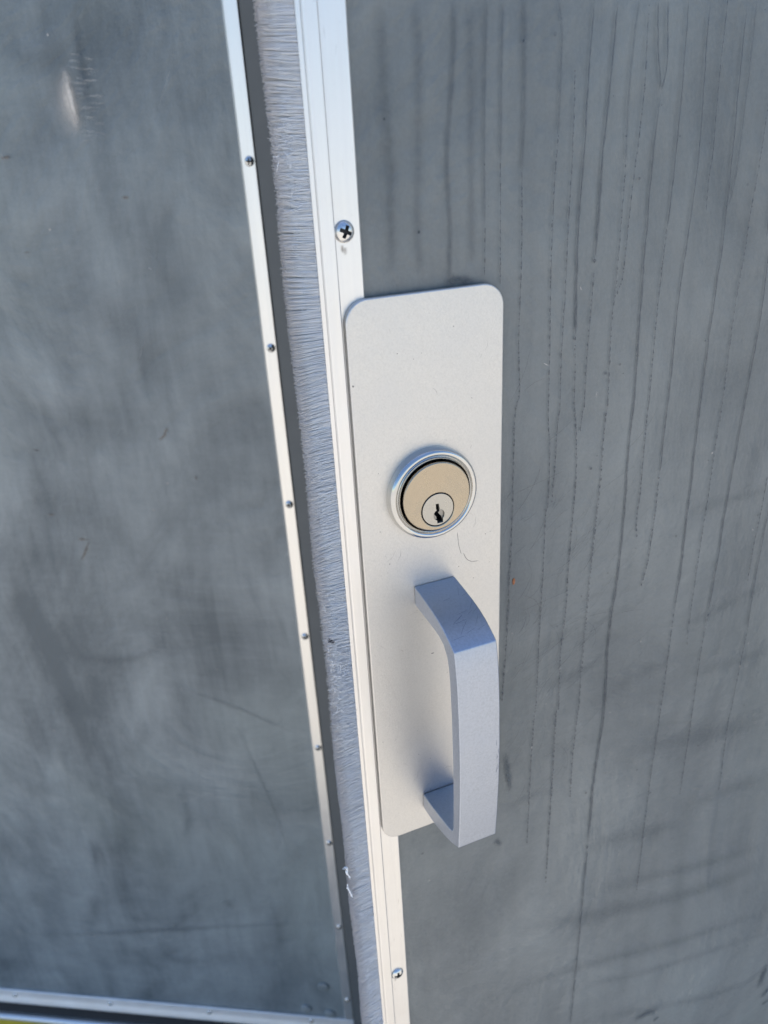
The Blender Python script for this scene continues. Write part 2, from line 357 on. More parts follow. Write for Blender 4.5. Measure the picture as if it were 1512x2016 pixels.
SMUDGES=[(6.99,0.5,[(85.0,779.6),(107.2,779.3),(138.5,768.5),(220.3,745.4),(262.4,738.9),(316.5,734.2)]),
(7.03,0.45,[(138.0,833.7),(173.0,827.0),(214.6,817.9)]),
(5.61,0.4,[(140.8,791.7),(186.0,780.0),(248.5,766.5),(306.3,758.6)]),
(4.93,0.4,[(59.7,730.5),(97.5,725.9),(141.9,716.7),(232.1,693.0),(323.8,676.8)]),
(4.27,0.35,[(130.6,698.3),(216.3,671.0),(330.1,647.0)]),
(6.3,0.35,[(212.5,833.4),(259.5,831.6),(291.9,826.0)]),
(6.09,0.4,[(151.3,897.2),(188.4,896.1),(236.9,887.3),(279.8,882.7)]),
(4.38,0.35,[(141.5,656.9),(275.8,599.9),(341.4,594.3)]),
(7.78,0.25,[(212.7,846.5),(220.7,768.0),(228.7,666.4)]),
(5.71,0.25,[(241.8,833.8),(252.0,731.1)]),
(5.18,0.22,[(179.8,739.2),(184.4,647.2)]),
(3.71,0.3,[(188.4,977.9),(220.3,984.3),(257.0,989.9)]),
(3.44,0.35,[(184.6,1051.7),(211.9,1052.8),(243.4,1053.3)]),
(4.92,0.3,[(224.5,1085.8),(226.0,1065.8),(222.0,1050.5)]),
(4.77,0.3,[(200.9,942.9),(247.3,940.7),(267.3,941.3)]),
(5.38,0.3,[(130.4,942.6),(153.4,952.0),(191.1,960.4)]),
(3.38,0.3,[(100.1,967.3),(122.1,969.7),(141.1,976.7)]),
(16.57,0.3,[(34.8,863.2),(43.5,825.0),(29.2,788.2)]),
(10.96,0.3,[(70.2,853.5),(60.1,806.8),(56.0,721.5)]),
(13.59,0.25,[(87.1,853.4),(70.7,762.9)]),
(2.52,0.5,[(80.7,933.2),(82.6,914.4),(84.4,902.3)]),
(3.69,0.35,[(78.1,889.8),(96.2,893.4),(116.6,890.3)]),
(2.42,0.6,[(74.1,870.0),(76.8,867.5),(79.1,863.9)]),
(4.86,0.5,[(330.4,574.7),(331.0,590.9),(334.7,604.8)]),
(3.07,0.5,[(334.9,558.2),(339.8,561.9),(344.5,569.1)]),
(2.47,0.5,[(339.0,546.6),(348.7,549.2)]),
(4.38,0.5,[(196.3,620.9),(208.1,621.7),(221.0,618.0)]),
(2.5,0.5,[(217.0,606.8),(223.0,609.1)]),
(9.93,0.25,[(25.4,1265.0),(25.4,1234.8),(23.7,1191.0)]),
(5.79,0.25,[(79.4,1159.3),(81.8,1102.8),(81.2,993.1)]),
(2.26,0.5,[(48.6,1181.7),(56.3,1181.9),(64.1,1180.6)])]
LSMUDGES=[(4.13,0.5,[(-150.1,1346.7),(-152.7,1320.5),(-153.7,1293.2),(-155.5,1261.1)]),
(4.68,0.4,[(-527.6,242.2),(-377.5,256.5),(-216.9,287.6),(-45.5,318.9)]),
(2.22,0.45,[(-181.3,695.8),(-114.4,666.3),(-46.3,632.2)]),
(2.26,0.35,[(-125.7,662.2),(-106.9,587.8),(-88.6,508.0),(-79.9,430.6)]),
(6.51,0.35,[(-305.1,736.9),(-264.6,729.2),(-228.1,731.8),(-202.1,743.6),(-179.5,771.0)]),
(5.58,0.5,[(-341.8,445.2),(-345.4,398.4),(-345.8,374.5)]),
(12.8,0.35,[(-347.0,369.5),(-369.7,307.5),(-396.2,241.6)]),
(5.38,0.35,[(-209.1,537.2),(-201.2,499.9),(-211.2,464.4),(-221.0,450.3)]),
(25.2,0.3,[(-408.8,402.4),(-429.7,291.0),(-456.1,201.7)]),
(8.04,0.3,[(-277.4,265.4),(-279.4,222.4),(-258.5,213.9),(-213.1,219.3)]),
(6.52,0.45,[(-143.8,345.1),(-138.8,330.9)]),
(6.5,0.45,[(-175.8,348.8),(-168.4,327.9)]),
(5.18,0.4,[(-200.4,356.1),(-198.3,342.7)]),
(9.04,0.3,[(-117.9,371.7),(-110.0,294.0),(-111.2,220.7)]),
(15.57,0.25,[(-413.2,519.5),(-428.4,410.3),(-457.3,329.4)]),
(18.25,0.22,[(-283.3,494.0),(-309.5,401.6)]),
(21.17,0.2,[(-252.8,443.2),(-267.3,327.9)]),
(24.33,0.2,[(-308.6,945.0),(-250.0,916.8),(-196.9,911.2)]),
(28.07,0.22,[(-305.1,1014.6),(-228.7,1005.8),(-134.7,1017.2)]),
(21.6,0.22,[(-219.4,1144.6),(-170.5,1107.7),(-130.3,1041.6)]),
(16.22,0.2,[(-151.0,1238.6),(-147.8,1191.7),(-113.8,1132.3)]),
(20.34,0.2,[(-348.8,863.0),(-281.2,857.7),(-245.5,814.7)]),
(16.7,0.2,[(-337.4,682.3),(-323.9,660.7),(-316.6,638.4)]),
(25.78,0.2,[(-92.6,1148.5),(-110.7,1097.0)]),
(11.57,0.28,[(-218.7,1314.6),(-186.6,1306.4),(-155.1,1313.9)])]
RUST=[(4.47,0.5,[(-239.6,1239.0),(-229.5,1239.2)]),
(4.15,0.4,[(-140.8,1203.7),(-133.6,1203.8)]),
(4.27,0.5,[(-149.0,989.0),(-143.2,993.0),(-136.3,1003.1)]),
(3.39,0.45,[(-118.6,952.5),(-116.9,947.2)]),
(3.02,0.5,[(-256.1,881.9),(-242.9,881.4)]),
(3.02,0.5,[(-243.0,880.9),(-259.0,855.5)]),
(3.34,0.4,[(-279.3,980.8),(-272.2,979.6)]),
(2.98,0.4,[(-282.1,909.8),(-273.9,909.3)]),
(2.56,0.4,[(-239.2,1163.8),(-232.5,1164.0)]),
(2.1,0.4,[(-204.2,1185.7),(-205.2,1185.7)])]
GLINT_STROKES=[(3.9,0.8,[(-170.1,1294.2),(-169.7,1280.0),(-168.4,1267.3),(-168.0,1259.9)]),
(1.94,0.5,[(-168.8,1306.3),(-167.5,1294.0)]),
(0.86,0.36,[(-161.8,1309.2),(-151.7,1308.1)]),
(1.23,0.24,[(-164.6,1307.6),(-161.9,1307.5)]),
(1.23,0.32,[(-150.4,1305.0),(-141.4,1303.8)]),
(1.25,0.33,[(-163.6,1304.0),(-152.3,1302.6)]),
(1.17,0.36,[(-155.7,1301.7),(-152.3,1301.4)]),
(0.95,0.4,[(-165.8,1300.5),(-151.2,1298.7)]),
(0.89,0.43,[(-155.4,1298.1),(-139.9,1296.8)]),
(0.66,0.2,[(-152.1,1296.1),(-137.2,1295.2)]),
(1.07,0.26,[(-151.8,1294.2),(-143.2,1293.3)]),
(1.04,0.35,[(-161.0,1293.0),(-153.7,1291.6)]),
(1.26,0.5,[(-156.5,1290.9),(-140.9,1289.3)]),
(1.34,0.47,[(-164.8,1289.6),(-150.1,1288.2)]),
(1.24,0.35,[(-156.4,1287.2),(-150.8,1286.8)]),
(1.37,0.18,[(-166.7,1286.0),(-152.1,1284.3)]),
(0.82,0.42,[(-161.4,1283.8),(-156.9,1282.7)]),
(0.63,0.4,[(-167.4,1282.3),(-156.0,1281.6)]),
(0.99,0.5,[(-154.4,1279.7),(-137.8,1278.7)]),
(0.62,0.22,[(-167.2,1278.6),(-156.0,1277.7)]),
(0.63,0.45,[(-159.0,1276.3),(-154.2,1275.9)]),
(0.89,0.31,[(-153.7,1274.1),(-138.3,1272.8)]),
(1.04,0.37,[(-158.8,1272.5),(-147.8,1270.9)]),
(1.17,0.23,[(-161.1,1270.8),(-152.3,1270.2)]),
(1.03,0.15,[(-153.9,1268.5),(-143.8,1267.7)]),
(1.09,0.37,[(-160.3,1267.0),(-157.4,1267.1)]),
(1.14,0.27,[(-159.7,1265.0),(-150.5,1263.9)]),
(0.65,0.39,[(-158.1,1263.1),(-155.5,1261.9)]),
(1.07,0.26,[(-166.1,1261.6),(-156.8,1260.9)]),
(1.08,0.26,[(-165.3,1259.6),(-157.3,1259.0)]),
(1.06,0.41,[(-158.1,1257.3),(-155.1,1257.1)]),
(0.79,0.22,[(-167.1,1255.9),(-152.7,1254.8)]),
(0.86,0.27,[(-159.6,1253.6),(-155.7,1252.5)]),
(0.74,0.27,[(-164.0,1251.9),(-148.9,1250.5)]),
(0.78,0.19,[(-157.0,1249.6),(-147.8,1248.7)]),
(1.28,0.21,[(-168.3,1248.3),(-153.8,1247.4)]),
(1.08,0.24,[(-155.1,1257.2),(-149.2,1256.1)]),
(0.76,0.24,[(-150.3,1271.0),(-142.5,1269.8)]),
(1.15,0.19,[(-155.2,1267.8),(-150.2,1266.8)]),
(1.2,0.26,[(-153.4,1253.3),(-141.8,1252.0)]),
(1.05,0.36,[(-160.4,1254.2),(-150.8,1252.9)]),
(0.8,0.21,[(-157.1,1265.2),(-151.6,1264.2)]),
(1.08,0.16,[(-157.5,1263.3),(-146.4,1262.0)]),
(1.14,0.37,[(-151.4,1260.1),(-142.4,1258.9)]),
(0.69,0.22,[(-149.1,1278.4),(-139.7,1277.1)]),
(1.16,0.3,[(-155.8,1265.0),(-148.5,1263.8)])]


# ------------------------------------------------------------------ setting: ground, unseen shade wall round the doorway, room behind it
bm = bmesh.new()
bmesh.ops.create_grid(bm, x_segments=2, y_segments=2, size=120)
struct(from_bm('ground', bm, M['concrete']))
bm = bmesh.new()
for b in ((-4, -.955, .012, .24, 0, 5.6), (.83, 5, .012, .24, 0, 5.6), (-.955, .83, .012, .24, 2.16, 5.6)): bx(bm, *b)  # unseen wall, built tall so its shadow covers both doors
wl = struct(from_bm('wall', bm, M['wallp'])); wl.location = B_L; wl.rotation_euler = (0, 0, A_L)
bm = bmesh.new()
for b in ((-1.6, 1.6, 1.9, 2.0, 0, 2.5), (-1.7, -1.6, .245, 2.0, 0, 2.5), (1.6, 1.7, .245, 2.0, 0, 2.5), (-1.6, 1.6, .245, 1.9, 2.4, 2.5), (-1.6, 1.6, .245, 1.9, 0, .03)): bx(bm, *b)
ro = struct(from_bm('interior_room', bm, M['dim'])); ro.location = B_L; ro.rotation_euler = (0, 0, A_L)

# sill under the doors: rounded bright nosing on a yellow-painted step
sill = thing('door_sill', 'bright aluminium sill bar on a yellow painted step below the left door', 'door sill', B_L, A_L)
bm = bmesh.new(); bx(bm, -.955, .83, -.002, .235, 0.001, .0405)
from_bm('step', bm, M['yellow'], sill)
bm = bmesh.new()
nose = [(.23, .0412), (.23, .052)] + [(.002 + .0066*math.cos(t), .0466 + .0056*math.sin(t)) for t in [R(90 + 180*i/8) for i in range(9)]]
prism(bm, nose, 'x', -.955, .83)
from_bm('nosing', bm, M['trim_far'], sill, 40)

# ------------------------------------------------------------------ screw with a cross recess (shared mesh)
def screw_mesh(rad, hgt):
    cut = set(); bm = bmesh.new(); seg, nr = 72, 34; rings = [[bm.verts.new((0, 0, 0))]]
    ca, sa = math.cos(R(12)), math.sin(R(12))
    def h(x, z):
        r = math.hypot(x, z)/rad
        y = hgt*(1 - r**2.3)**.62 if r < 1 else 0
        u, v = (x*ca+z*sa)/rad, (-x*sa+z*ca)/rad
        a, b = max(abs(u), abs(v)), min(abs(u), abs(v))
        if a < .56 and b < .15 or a + b < .36: y = min(y, hgt*.10 + hgt*.8*max(0, a-.36)); cut.add((round(x, 7), round(z, 7)))
        return y
    for k in range(1, nr+1):
        r = rad*k/nr
        rings.append([bm.verts.new((r*math.cos(2*math.pi*i/seg), 0, r*math.sin(2*math.pi*i/seg))) for i in range(seg)])
    for rg in rings:
        for v in rg: v.co.y = -h(v.co.x, v.co.z)
    for a, b in zip(rings, rings[1:]):
        for i in range(seg):
            j = (i+1) % seg
            if len(a) == 1: bm.faces.new((a[0], b[i], b[j]))
            else: bm.faces.new((a[i], a[j], b[j], b[i]))
    bmesh.ops.recalc_face_normals(bm, faces=bm.faces)
    me = bpy.data.meshes.new('screw'); bm.to_mesh(me); bm.free(); me.materials.append(M['zinc']); me.materials.append(M['recess'])
    for f in me.polygons:
        if sum((round(me.vertices[i].co.x, 7), round(me.vertices[i].co.z, 7)) in cut for i in f.vertices) >= 3: f.material_index = 1
    for f in me.polygons: f.use_smooth = True
    me.set_sharp_from_angle(angle=R(48))
    return me
SCREW = screw_mesh(.0039, .0022)
SCREW_S = screw_mesh(.0040, .0023)
def put_screw(parent, x, y, z, rot, me=SCREW):
    o = bpy.data.objects.new('screw', me); C.objects.link(o); o.parent = parent
    o.location = (x, y, z); o.rotation_euler = (0, rot, 0); return o

# ------------------------------------------------------------------ left door leaf
ld = thing('door', 'closed left door leaf, dark grey sheet edged by a narrow aluminium strip with small screws', 'door', B_L, A_L)
def wavy_sheet(name, x0, x1, z0, z1, y, thick, nx, nz, amp, mat, parent, seed):
    rng = np.random.default_rng(seed)
    xs, zs = np.linspace(x0, x1, nx), np.linspace(z0, z1, nz)
    X, Z = np.meshgrid(xs, zs)
    Y = np.zeros_like(X)
    for i in range(14):
        kx, kz = rng.normal(0, 9, 2); Y += rng.uniform(.3, 1)*np.sin(kx*X + kz*Z + rng.uniform(0, 6.3))
    Y *= amp/4
    edge = np.minimum.reduce([(X-x0)/.06, (x1-X)/.06, (Z-z0)/.06, (z1-Z)/.06]).clip(0, 1)
    Y = y - np.abs(Y)*0 + Y*edge*1.0
    v = np.stack([X, Y, Z], -1).reshape(-1, 3).tolist()
    f = [(j*nx+i, j*nx+i+1, (j+1)*nx+i+1, (j+1)*nx+i) for j in range(nz-1) for i in range(nx-1)]
    n = len(v)
    v += [(x0, y+thick, z0), (x1, y+thick, z0), (x1, y+thick, z1), (x0, y+thick, z1)]
    f += [(n+1, n, n+3, n+2)]
    bot = list(range(nx)); top = [(nz-1)*nx+i for i in range(nx)]; lf = [j*nx for j in range(nz)]; rt = [j*nx+nx-1 for j in range(nz)]
    f += [tuple([n, n+1] + bot[::-1]), tuple([n+2, n+3] + top), tuple([n+3, n] + lf), tuple([n+1, n+2] + rt[::-1])]
    me = bpy.data.meshes.new(name); me.from_pydata(v, [], f)
    o = link(name, me, mat, parent, 40); return o
wavy_sheet('door_panel', -.95, -.0219, DOOR_BOT+.001, DOOR_TOP, .0025, .034, 90, 180, .0009, M['panel_l'], ld, 4)
# grey meeting edge beyond the strip
bm = bmesh.new(); prism(bm, [(-.0217, .0365), (-.0217, .0012), (-.0210, .0005), (-.0012, .0005), (0, .0017), (0, .0365)], 'z', DOOR_BOT, DOOR_TOP)
from_bm('door_edge', bm, M['band'], ld, 30)
# vertical strip with its screws
bm = bmesh.new(); prism(bm, [(-.0347, .0022), (-.0347, .0012), (-.0330, -.0004), (-.0226, -.0004), (-.0220, .0002), (-.0220, .0022)], 'z', .1150, DOOR_TOP)
es = from_bm('edge_strip', bm, M['trim_far'], ld, 25)
ZS = 1.2266
rnd = random.Random(5)
for i in range(-5, 8):
    put_screw(es, -.0272 + rnd.uniform(-.0003, .0003), -.0004, ZS - .1524*i + rnd.uniform(-.001, .001), rnd.uniform(0, 1.5), SCREW_S)
# bottom strip: flat with a rounded lower lip
bm = bmesh.new()
prism(bm, [(.0022, .1145), (.0002, .1145), (-.0006, .1138), (-.0006, .1012), (-.0014, .0992), (-.0040, .0930), (-.0043, .0905), (-.0032, .0884), (.0022, .0880)], 'x', -.95, -.0219)
bs = from_bm('bottom_strip', bm, M['trim_low'], ld, 40)
for i in range(6):
    put_screw(bs, -.0837 - .1524*i, -.0006, .1048 + rnd.uniform(-.001, .001), rnd.uniform(0, 1.5), SCREW_S)
bm = bmesh.new(); bx(bm, -.95, 0, .004, .02, .0525, .0876)
from_bm('rubber_sweep', bm, M['rubber'], ld)
for x, z in ((-.0598, .1813), (-.0895, .1287), (-.0555, .1218)):
    bm = bmesh.new(); lathe(bm, [(.0085, -.001), (.0082, .0012), (.0066, .0026), (.004, .0034), (0, .0037)], 24, x, z)
    o = from_bm('bolt_cap', bm, M['panel_l'], ld, 50); o.location = (0, .0025, 0)
rng = np.random.default_rng(11)
mk = Marks(.0011)
for w_, a_, p_ in LSMUDGES: mk.stroke(p_, w_*1.9, w_*1.6, a_*.55, rng, wob=.25, jit=.06, cap=.4, step=6, gauss=True)
mk.build('smudges', M['smudge'], ld)
mk = Marks(.0010)
for w_, a_, p_ in RUST:
    mk.stroke(p_, w_*.8, w_*.5, a_, rng, wob=.3, jit=.4, cap=.3, step=1.5)
mk.build('rust_marks', M['rust'], ld)
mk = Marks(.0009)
for q in range(3):  # glint on the dented sheet, painted as soft pale strokes
    p_ = GLINT_STROKES[0][2]; mk.stroke([(x + (q-1)*2, z + q*4 + (z - p_[0][1])*.35) for x, z in p_], (24, 11, 6)[q], (15, 8, 5)[q], (.35, .75, 1.0)[q], rng, wob=.3, jit=.1, cap=.45, step=3, gauss=True)
for w_, a_, p_ in GLINT_STROKES[2:]: mk.stroke(p_, w_*1.0, w_*.6, a_*.9, rng, wob=.3, jit=.3, cap=.35, step=2, gauss=True)  # fine streaks across the painted glint
for i in range(170):      # hairline scratches
    x, z = rng.uniform(-620, -40), rng.uniform(150, 1350); l = rng.uniform(4, 45); t = R(rng.normal(70, 35)); k = rng.normal(0, .3)
    mk.stroke([(x + l*q*math.cos(t+k*q), z + l*q*math.sin(t+k*q)) for q in (0, .33, .66, 1)], rng.uniform(.5, 1.3), .5, rng.uniform(.04, .15), rng, jit=.2, cap=.3, step=4, gauss=True)
for i in range(110):
    x, z = rng.uniform(-600, -50), rng.uniform(150, 1350); s = rng.uniform(.5, 1.3); mk.blob(x, z, s, s, rng.uniform(.15, .6), rng)
mk.build('glint_and_scratch_marks', M['glint_fleck'], ld)

# ------------------------------------------------------------------ right door leaf, ajar towards the camera
rd = thing('door', 'right door leaf standing ajar, grey sheet streaked with drips, with lock plate and pull handle', 'door', B_R, A_R)
wavy_sheet('door_panel', .0062, .78, DOOR_BOT, DOOR_TOP, .0030, .032, 60, 140, .0003, M['panel_r'], rd, 9)
# edge trim: raised lip with rounded corners, step down to a flange
bm = bmesh.new()
prism(bm, [(0, .033), (0, .0002), (.0004, -.0004), (.0010, -.0007), (.0052, -.0007), (.0057, -.0003), (.0058, .0013), (.0155, .0013), (.0160, .0017), (.0160, .0029), (.0061, .0029), (.0061, .033)], 'z', DOOR_BOT, DOOR_TOP)
tr = from_bm('edge_trim', bm, M['trim'], rd, 25)
for z, a in ((1.2037, .62), (.7955, .3), (.39, 1.1), (1.61, .2), (2.0, .9)):
    put_screw(tr, .0096, .0013, z, a)
mk = Marks(.00127); rng = np.random.default_rng(2)          # rust and grime below the screws, smears on the flange
for x, z, w_, a_ in ((8.6, 1199.4, 1.6, .55), (9.6, 1198.6, 2.2, .35), (8.4, 791.5, 1.4, .3)): mk.stroke([(x, z), (x-.2, z-1.2), (x, z-3)], w_, w_*.5, a_, rng, jit=.3, cap=.3, step=.5, gauss=True)
for i in range(60):
    x, z = rng.uniform(6.4, 15.4), rng.uniform(560, 1290); l = rng.uniform(.5, 5); mk.stroke([(x, z), (x + rng.normal(0, .3), z - l)], rng.uniform(.3, .9), .3, rng.uniform(.05, .22), rng, jit=.3, cap=.4, step=.8, gauss=True)
mk.build('rust_marks', M['rust'], tr)

# brush seal
br = bpy.data.objects.new('brush_seal', None); C.objects.link(br); br.parent = rd; br.empty_display_size = .02
bm = bmesh.new(); prism(bm, [(-.0001, .0002), (-.0001, .0085), (-.0016, .0085), (-.0016, .0006), (-.0011, .0002)], 'z', DOOR_BOT, DOOR_TOP)
from_bm('brush_holder', bm, M['trim'], br)
bm = bmesh.new(); bx(bm, -.0062, -.0004, .0030, .0042, DOOR_BOT, DOOR_TOP)
from_bm('brush_core', bm, plain_mat('packed_bristle', (.85, .86, .88), .8, .1, 900), br)
def bristles(z0, z1, pitch, layers, rad, seed, nseg=4, sides=3):
    rng = np.random.default_rng(seed)
    Z, Yd = [], []
    for k in range(layers):
        z = np.arange(z0, z1, pitch); z = z + rng.uniform(-.5, .5, len(z))*pitch + k*pitch/layers
        Z.append(z); Yd.append(np.full(len(z), .0010 + .0052*k/max(1, layers-1)) + rng.normal(0, .00018, len(z)))
    Z = np.concatenate(Z); Y = np.concatenate(Yd); n = len(Z)
    # clumps: bristles lean towards a tuft centre near the tip
    def tuft(Z, Y, size, jitter, s):
        r2 = np.random.default_rng(s); m = int((z1-z0)/size)+3
        c = z0 + (np.arange(m)-1 + r2.uniform(-jitter, jitter, m))*size
        c0 = Z + (Y-.001)*.12
        idx = np.clip(np.searchsorted(c, c0), 1, m-1)
        near = np.where(np.abs(c[idx]-c0) < np.abs(c[idx-1]-c0), c[idx], c[idx-1])
        return near - c0
    messy = np.zeros(n)
    for zc, ws, a in ((1.232, .007, .55), (1.217, .006, .6), (1.105, .02, .6), (1.04, .022, 1.1), (1.01, .02, 1.1), (.985, .015, .7), (.80, .02, .25)):
        messy += a*np.exp(-((Z-zc)/ws)**2)
    pull = tuft(Z, Y, .00125, .48, seed+1)*.56 + tuft(Z, Y, .0037, .45, seed+2)*.05
    lean = .0009*np.sin(Z*37+1) + .0006*np.sin(Z*91+.4)
    droop = np.interp(Z, [.5, .8, 1.0, 1.25], [-.0016, -.0014, -.0009, .0001])
    Lb = .0133 + rng.normal(0, .00022, n) - messy*rng.exponential(.0008, n) + .0003*np.sin(Z*60)
    ez = rng.normal(0, .00035, n)*(1+2.6*messy); ey = rng.normal(0, .00022, n)*(1+1.8*messy)
    curl = rng.normal(0, .0006, n)*messy*2.2
    stray = rng.random(n) < .012
    ez = np.where(stray, rng.normal(0, .0016, n), ez); ey = np.where(stray, -np.abs(rng.normal(0, .0009, n)), ey)
    t = np.linspace(0, 1, nseg+1)[:, None]
    X = .0004 - Lb*t
    ZZ = Z + (pull*(1-.4*np.minimum(messy, 1)) + lean + droop + ez)*t**1.7 + curl*np.sin(t*5)*t
    YY = Y + ((Y-.0036)*.22 + ey)*t**1.5
    P = np.stack([X, YY, ZZ], -1)                        # seg+1, n, 3
    rr = (rad*(1 - .35*t))[..., None]
    ang = 2*np.pi*np.arange(sides)/sides
    V = P[:, :, None, :] + np.stack([np.zeros(sides), np.cos(ang), np.sin(ang)], -1)[None, None]*rr[..., None]
    V = V.transpose(1, 0, 2, 3).reshape(-1, 3)           # n, seg+1, sides
    per = (nseg+1)*sides
    q = []
    for s in range(nseg):
        for k in range(sides):
            q.append((s*sides+k, s*sides+(k+1) % sides, (s+1)*sides+(k+1) % sides, (s+1)*sides+k))
    F = (np.arange(n)[:, None, None]*per + np.array(q)[None]).reshape(-1, 4)
    tone = np.repeat(np.clip(rng.normal(.5, .28, n), 0, 1), per)
    return V, F, tone
Vs, Fs, Ts, off = [], [], [], 0
for a in ((.56, 1.36, .00026, 10, .000125, 21), (DOOR_BOT, .56, .0006, 7, .0003, 31), (1.36, DOOR_TOP, .0006, 7, .0003, 41)):
    v, f, tn = bristles(*a); Vs.append(v); Ts.append(tn); Fs.append(f+off); off += len(v)
V = np.concatenate(Vs).astype(np.float32); F = np.concatenate(Fs).astype(np.int32)
me = bpy.data.meshes.new('bristles'); me.vertices.add(len(V)); me.vertices.foreach_set('co', V.ravel())
me.loops.add(F.size); me.loops.foreach_set('vertex_index', F.ravel())
me.polygons.add(len(F)); me.polygons.foreach_set('loop_start', np.arange(0, F.size, 4, dtype=np.int32))
me.polygons.foreach_set('loop_total', np.full(len(F), 4, dtype=np.int32)); me.update(calc_edges=True); me.shade_smooth()
at = me.attributes.new('tone', 'FLOAT', 'POINT'); at.data.foreach_set('value', np.concatenate(Ts).astype(np.float32))
o = link('bristles', me, M['bristle'], br); o['kind'] = 'stuff'

def tubes(name, lines, rad, mat, parent, kind=None, sides=5):
    V, F = [], []
    for L in lines:
        L = np.array(L, float); n = len(L); T = np.gradient(L, axis=0); T /= np.linalg.norm(T, axis=1)[:, None]+1e-12
        for i in range(n):
            a = np.cross(T[i], (.3, .9, .2)); a /= np.linalg.norm(a)+1e-12; b = np.cross(T[i], a)
            r = rad*(1 if 0 < i < n-1 else .35)
            for k in range(sides):
                t = 2*math.pi*k/sides; V.append(L[i] + r*(a*math.cos(t)+b*math.sin(t)))
        b0 = len(V)-n*sides
        for i in range(n-1):
            for k in range(sides):
                F.append((b0+i*sides+k, b0+i*sides+(k+1) % sides, b0+(i+1)*sides+(k+1) % sides, b0+(i+1)*sides+k))
    me = bpy.data.meshes.new(name); me.from_pydata([tuple(v) for v in V], [], F); me.shade_smooth()
    o = link(name, me, mat, parent)
    if kind: o['kind'] = kind
    return o
# frayed filaments lying across the worn stretch of the brush
rng = np.random.default_rng(8); fr = []
for i in range(70):
    if i < 62: z = rng.normal(1.02, .022); x = -.0105 + rng.normal(0, .0012)
    else: z = rng.normal(1.226, .008); x = -.0095 + rng.normal(0, .0016)
    l = rng.uniform(.0015, .005); a = R(-75 + rng.normal(0, 32)); k = rng.normal(0, .45)
    pts = []
    for t in np.linspace(0, 1, 7):
        b = a + k*t; pts.append((x + l*t*math.cos(b), .0004 - .0005*math.sin(3.1*t) - rng.uniform(0, .0002), z + l*t*math.sin(b)))
    fr.append(pts)
tubes('frayed_filaments', fr, .00009, M['lint'], br, 'stuff', 4)
bm = bmesh.new()
for x, z, s in ((-.0104, 1.0349, .0011), (-.0112, 1.0362, .0006), (-.0096, 1.0343, .0007)):
    bmesh.ops.create_icosphere(bm, subdivisions=2, radius=s, matrix=Matrix.Translation((x, .0004, z)) @ Matrix.Diagonal((1.2, .5, .8, 1)))
rnd = random.Random(2)
for v in bm.verts: v.co += Vector((rnd.uniform(-1, 1), rnd.uniform(-1, 1), rnd.uniform(-1, 1)))*.00018
from_bm('dirt_speck', bm, M['speck'], br)

# lock plate
PX0, PX1, PZ0, PZ1 = .0067, .0738, .9057, 1.1800
pl = curve_plate('lock_plate', [rrect(PX0, PX1, PZ0, PZ1, .0092, 12)], .0024, .0006, M['plate'], rd, (0, -.0012, 0), 50)
HAIR = [[(51.6, 1074.8), (52.0, 1069.6), (52.8, 1065.6), (53.5, 1063.1)], [(54.3, 1063.7), (56.0, 1060.1), (58.6, 1058.1), (62.5, 1057.6)]]
mk = Marks(-.00123); rng = np.random.default_rng(6)
for h in HAIR: mk.stroke(h, .24, .2, .75, rng, wob=.02, jit=.1, cap=.1, core=.6, step=1)
for i in range(26):
    x, z = rng.uniform(10, 72), rng.uniform(930, 1170); a = rng.uniform(0, 3.1); l = rng.uniform(1.5, 7)
    mk.stroke([(x, z), (x+l*.5*math.cos(a), z+l*.5*math.sin(a)+.2), (x+l*math.cos(a+.3), z+l*math.sin(a+.3))], .22, .15, rng.uniform(.12, .4), rng, jit=.2, step=1)
for i in range(40):
    s = rng.uniform(.12, .32); mk.blob(rng.uniform(9, 72), rng.uniform(912, 1175), s, s, rng.uniform(.2, .7), rng)
mk.blob(37.6, 1014.3, .8, .25, .95, rng); mk.blob(7.9, 1147.9, .35, .4, .9, rng)
mk.build('scratch_marks', stain_or_glint_mat('plate_scratch', (.10, .09, .11), .5), pl)

# mortise lock cylinder
LX, LZ = .0394, 1.0969
cy = bpy.data.objects.new('lock_cylinder', None); C.objects.link(cy); cy.parent = rd; cy.location = (LX, -.0012, LZ); cy.empty_display_size = .02
bm = bmesh.new()
prof = [(.0205, -.0005), (.0206, .0004), (.0205, .0012)] + [(.0186 + .0019*math.cos(t), .0014 + .0032*math.sin(t)) for t in [R(12 + 13*i) for i in range(11)]] + [(.01695, .0035), (.0168, .0036), (.01665, .0043), (.0165, .0046), (.01632, .0045), (.0162, .004), (.0161, -.0005)]
lathe(bm, prof, 96)
from_bm('collar', bm, M['chrome'], cy, 40)
PXo, PZo = .0002, -.0059
face = curve_plate('cylinder_face', [circ(.0154, 96), circ(.00755, 64, PXo, PZo)], .006, .0005, M['nickel'], cy, (0, -.0062, 0), 40)
bm = bmesh.new(); lathe(bm, [(.0163, .0003), (0, .0003)], 64); from_bm('cylinder_shadow_gap', bm, M['black'], cy)
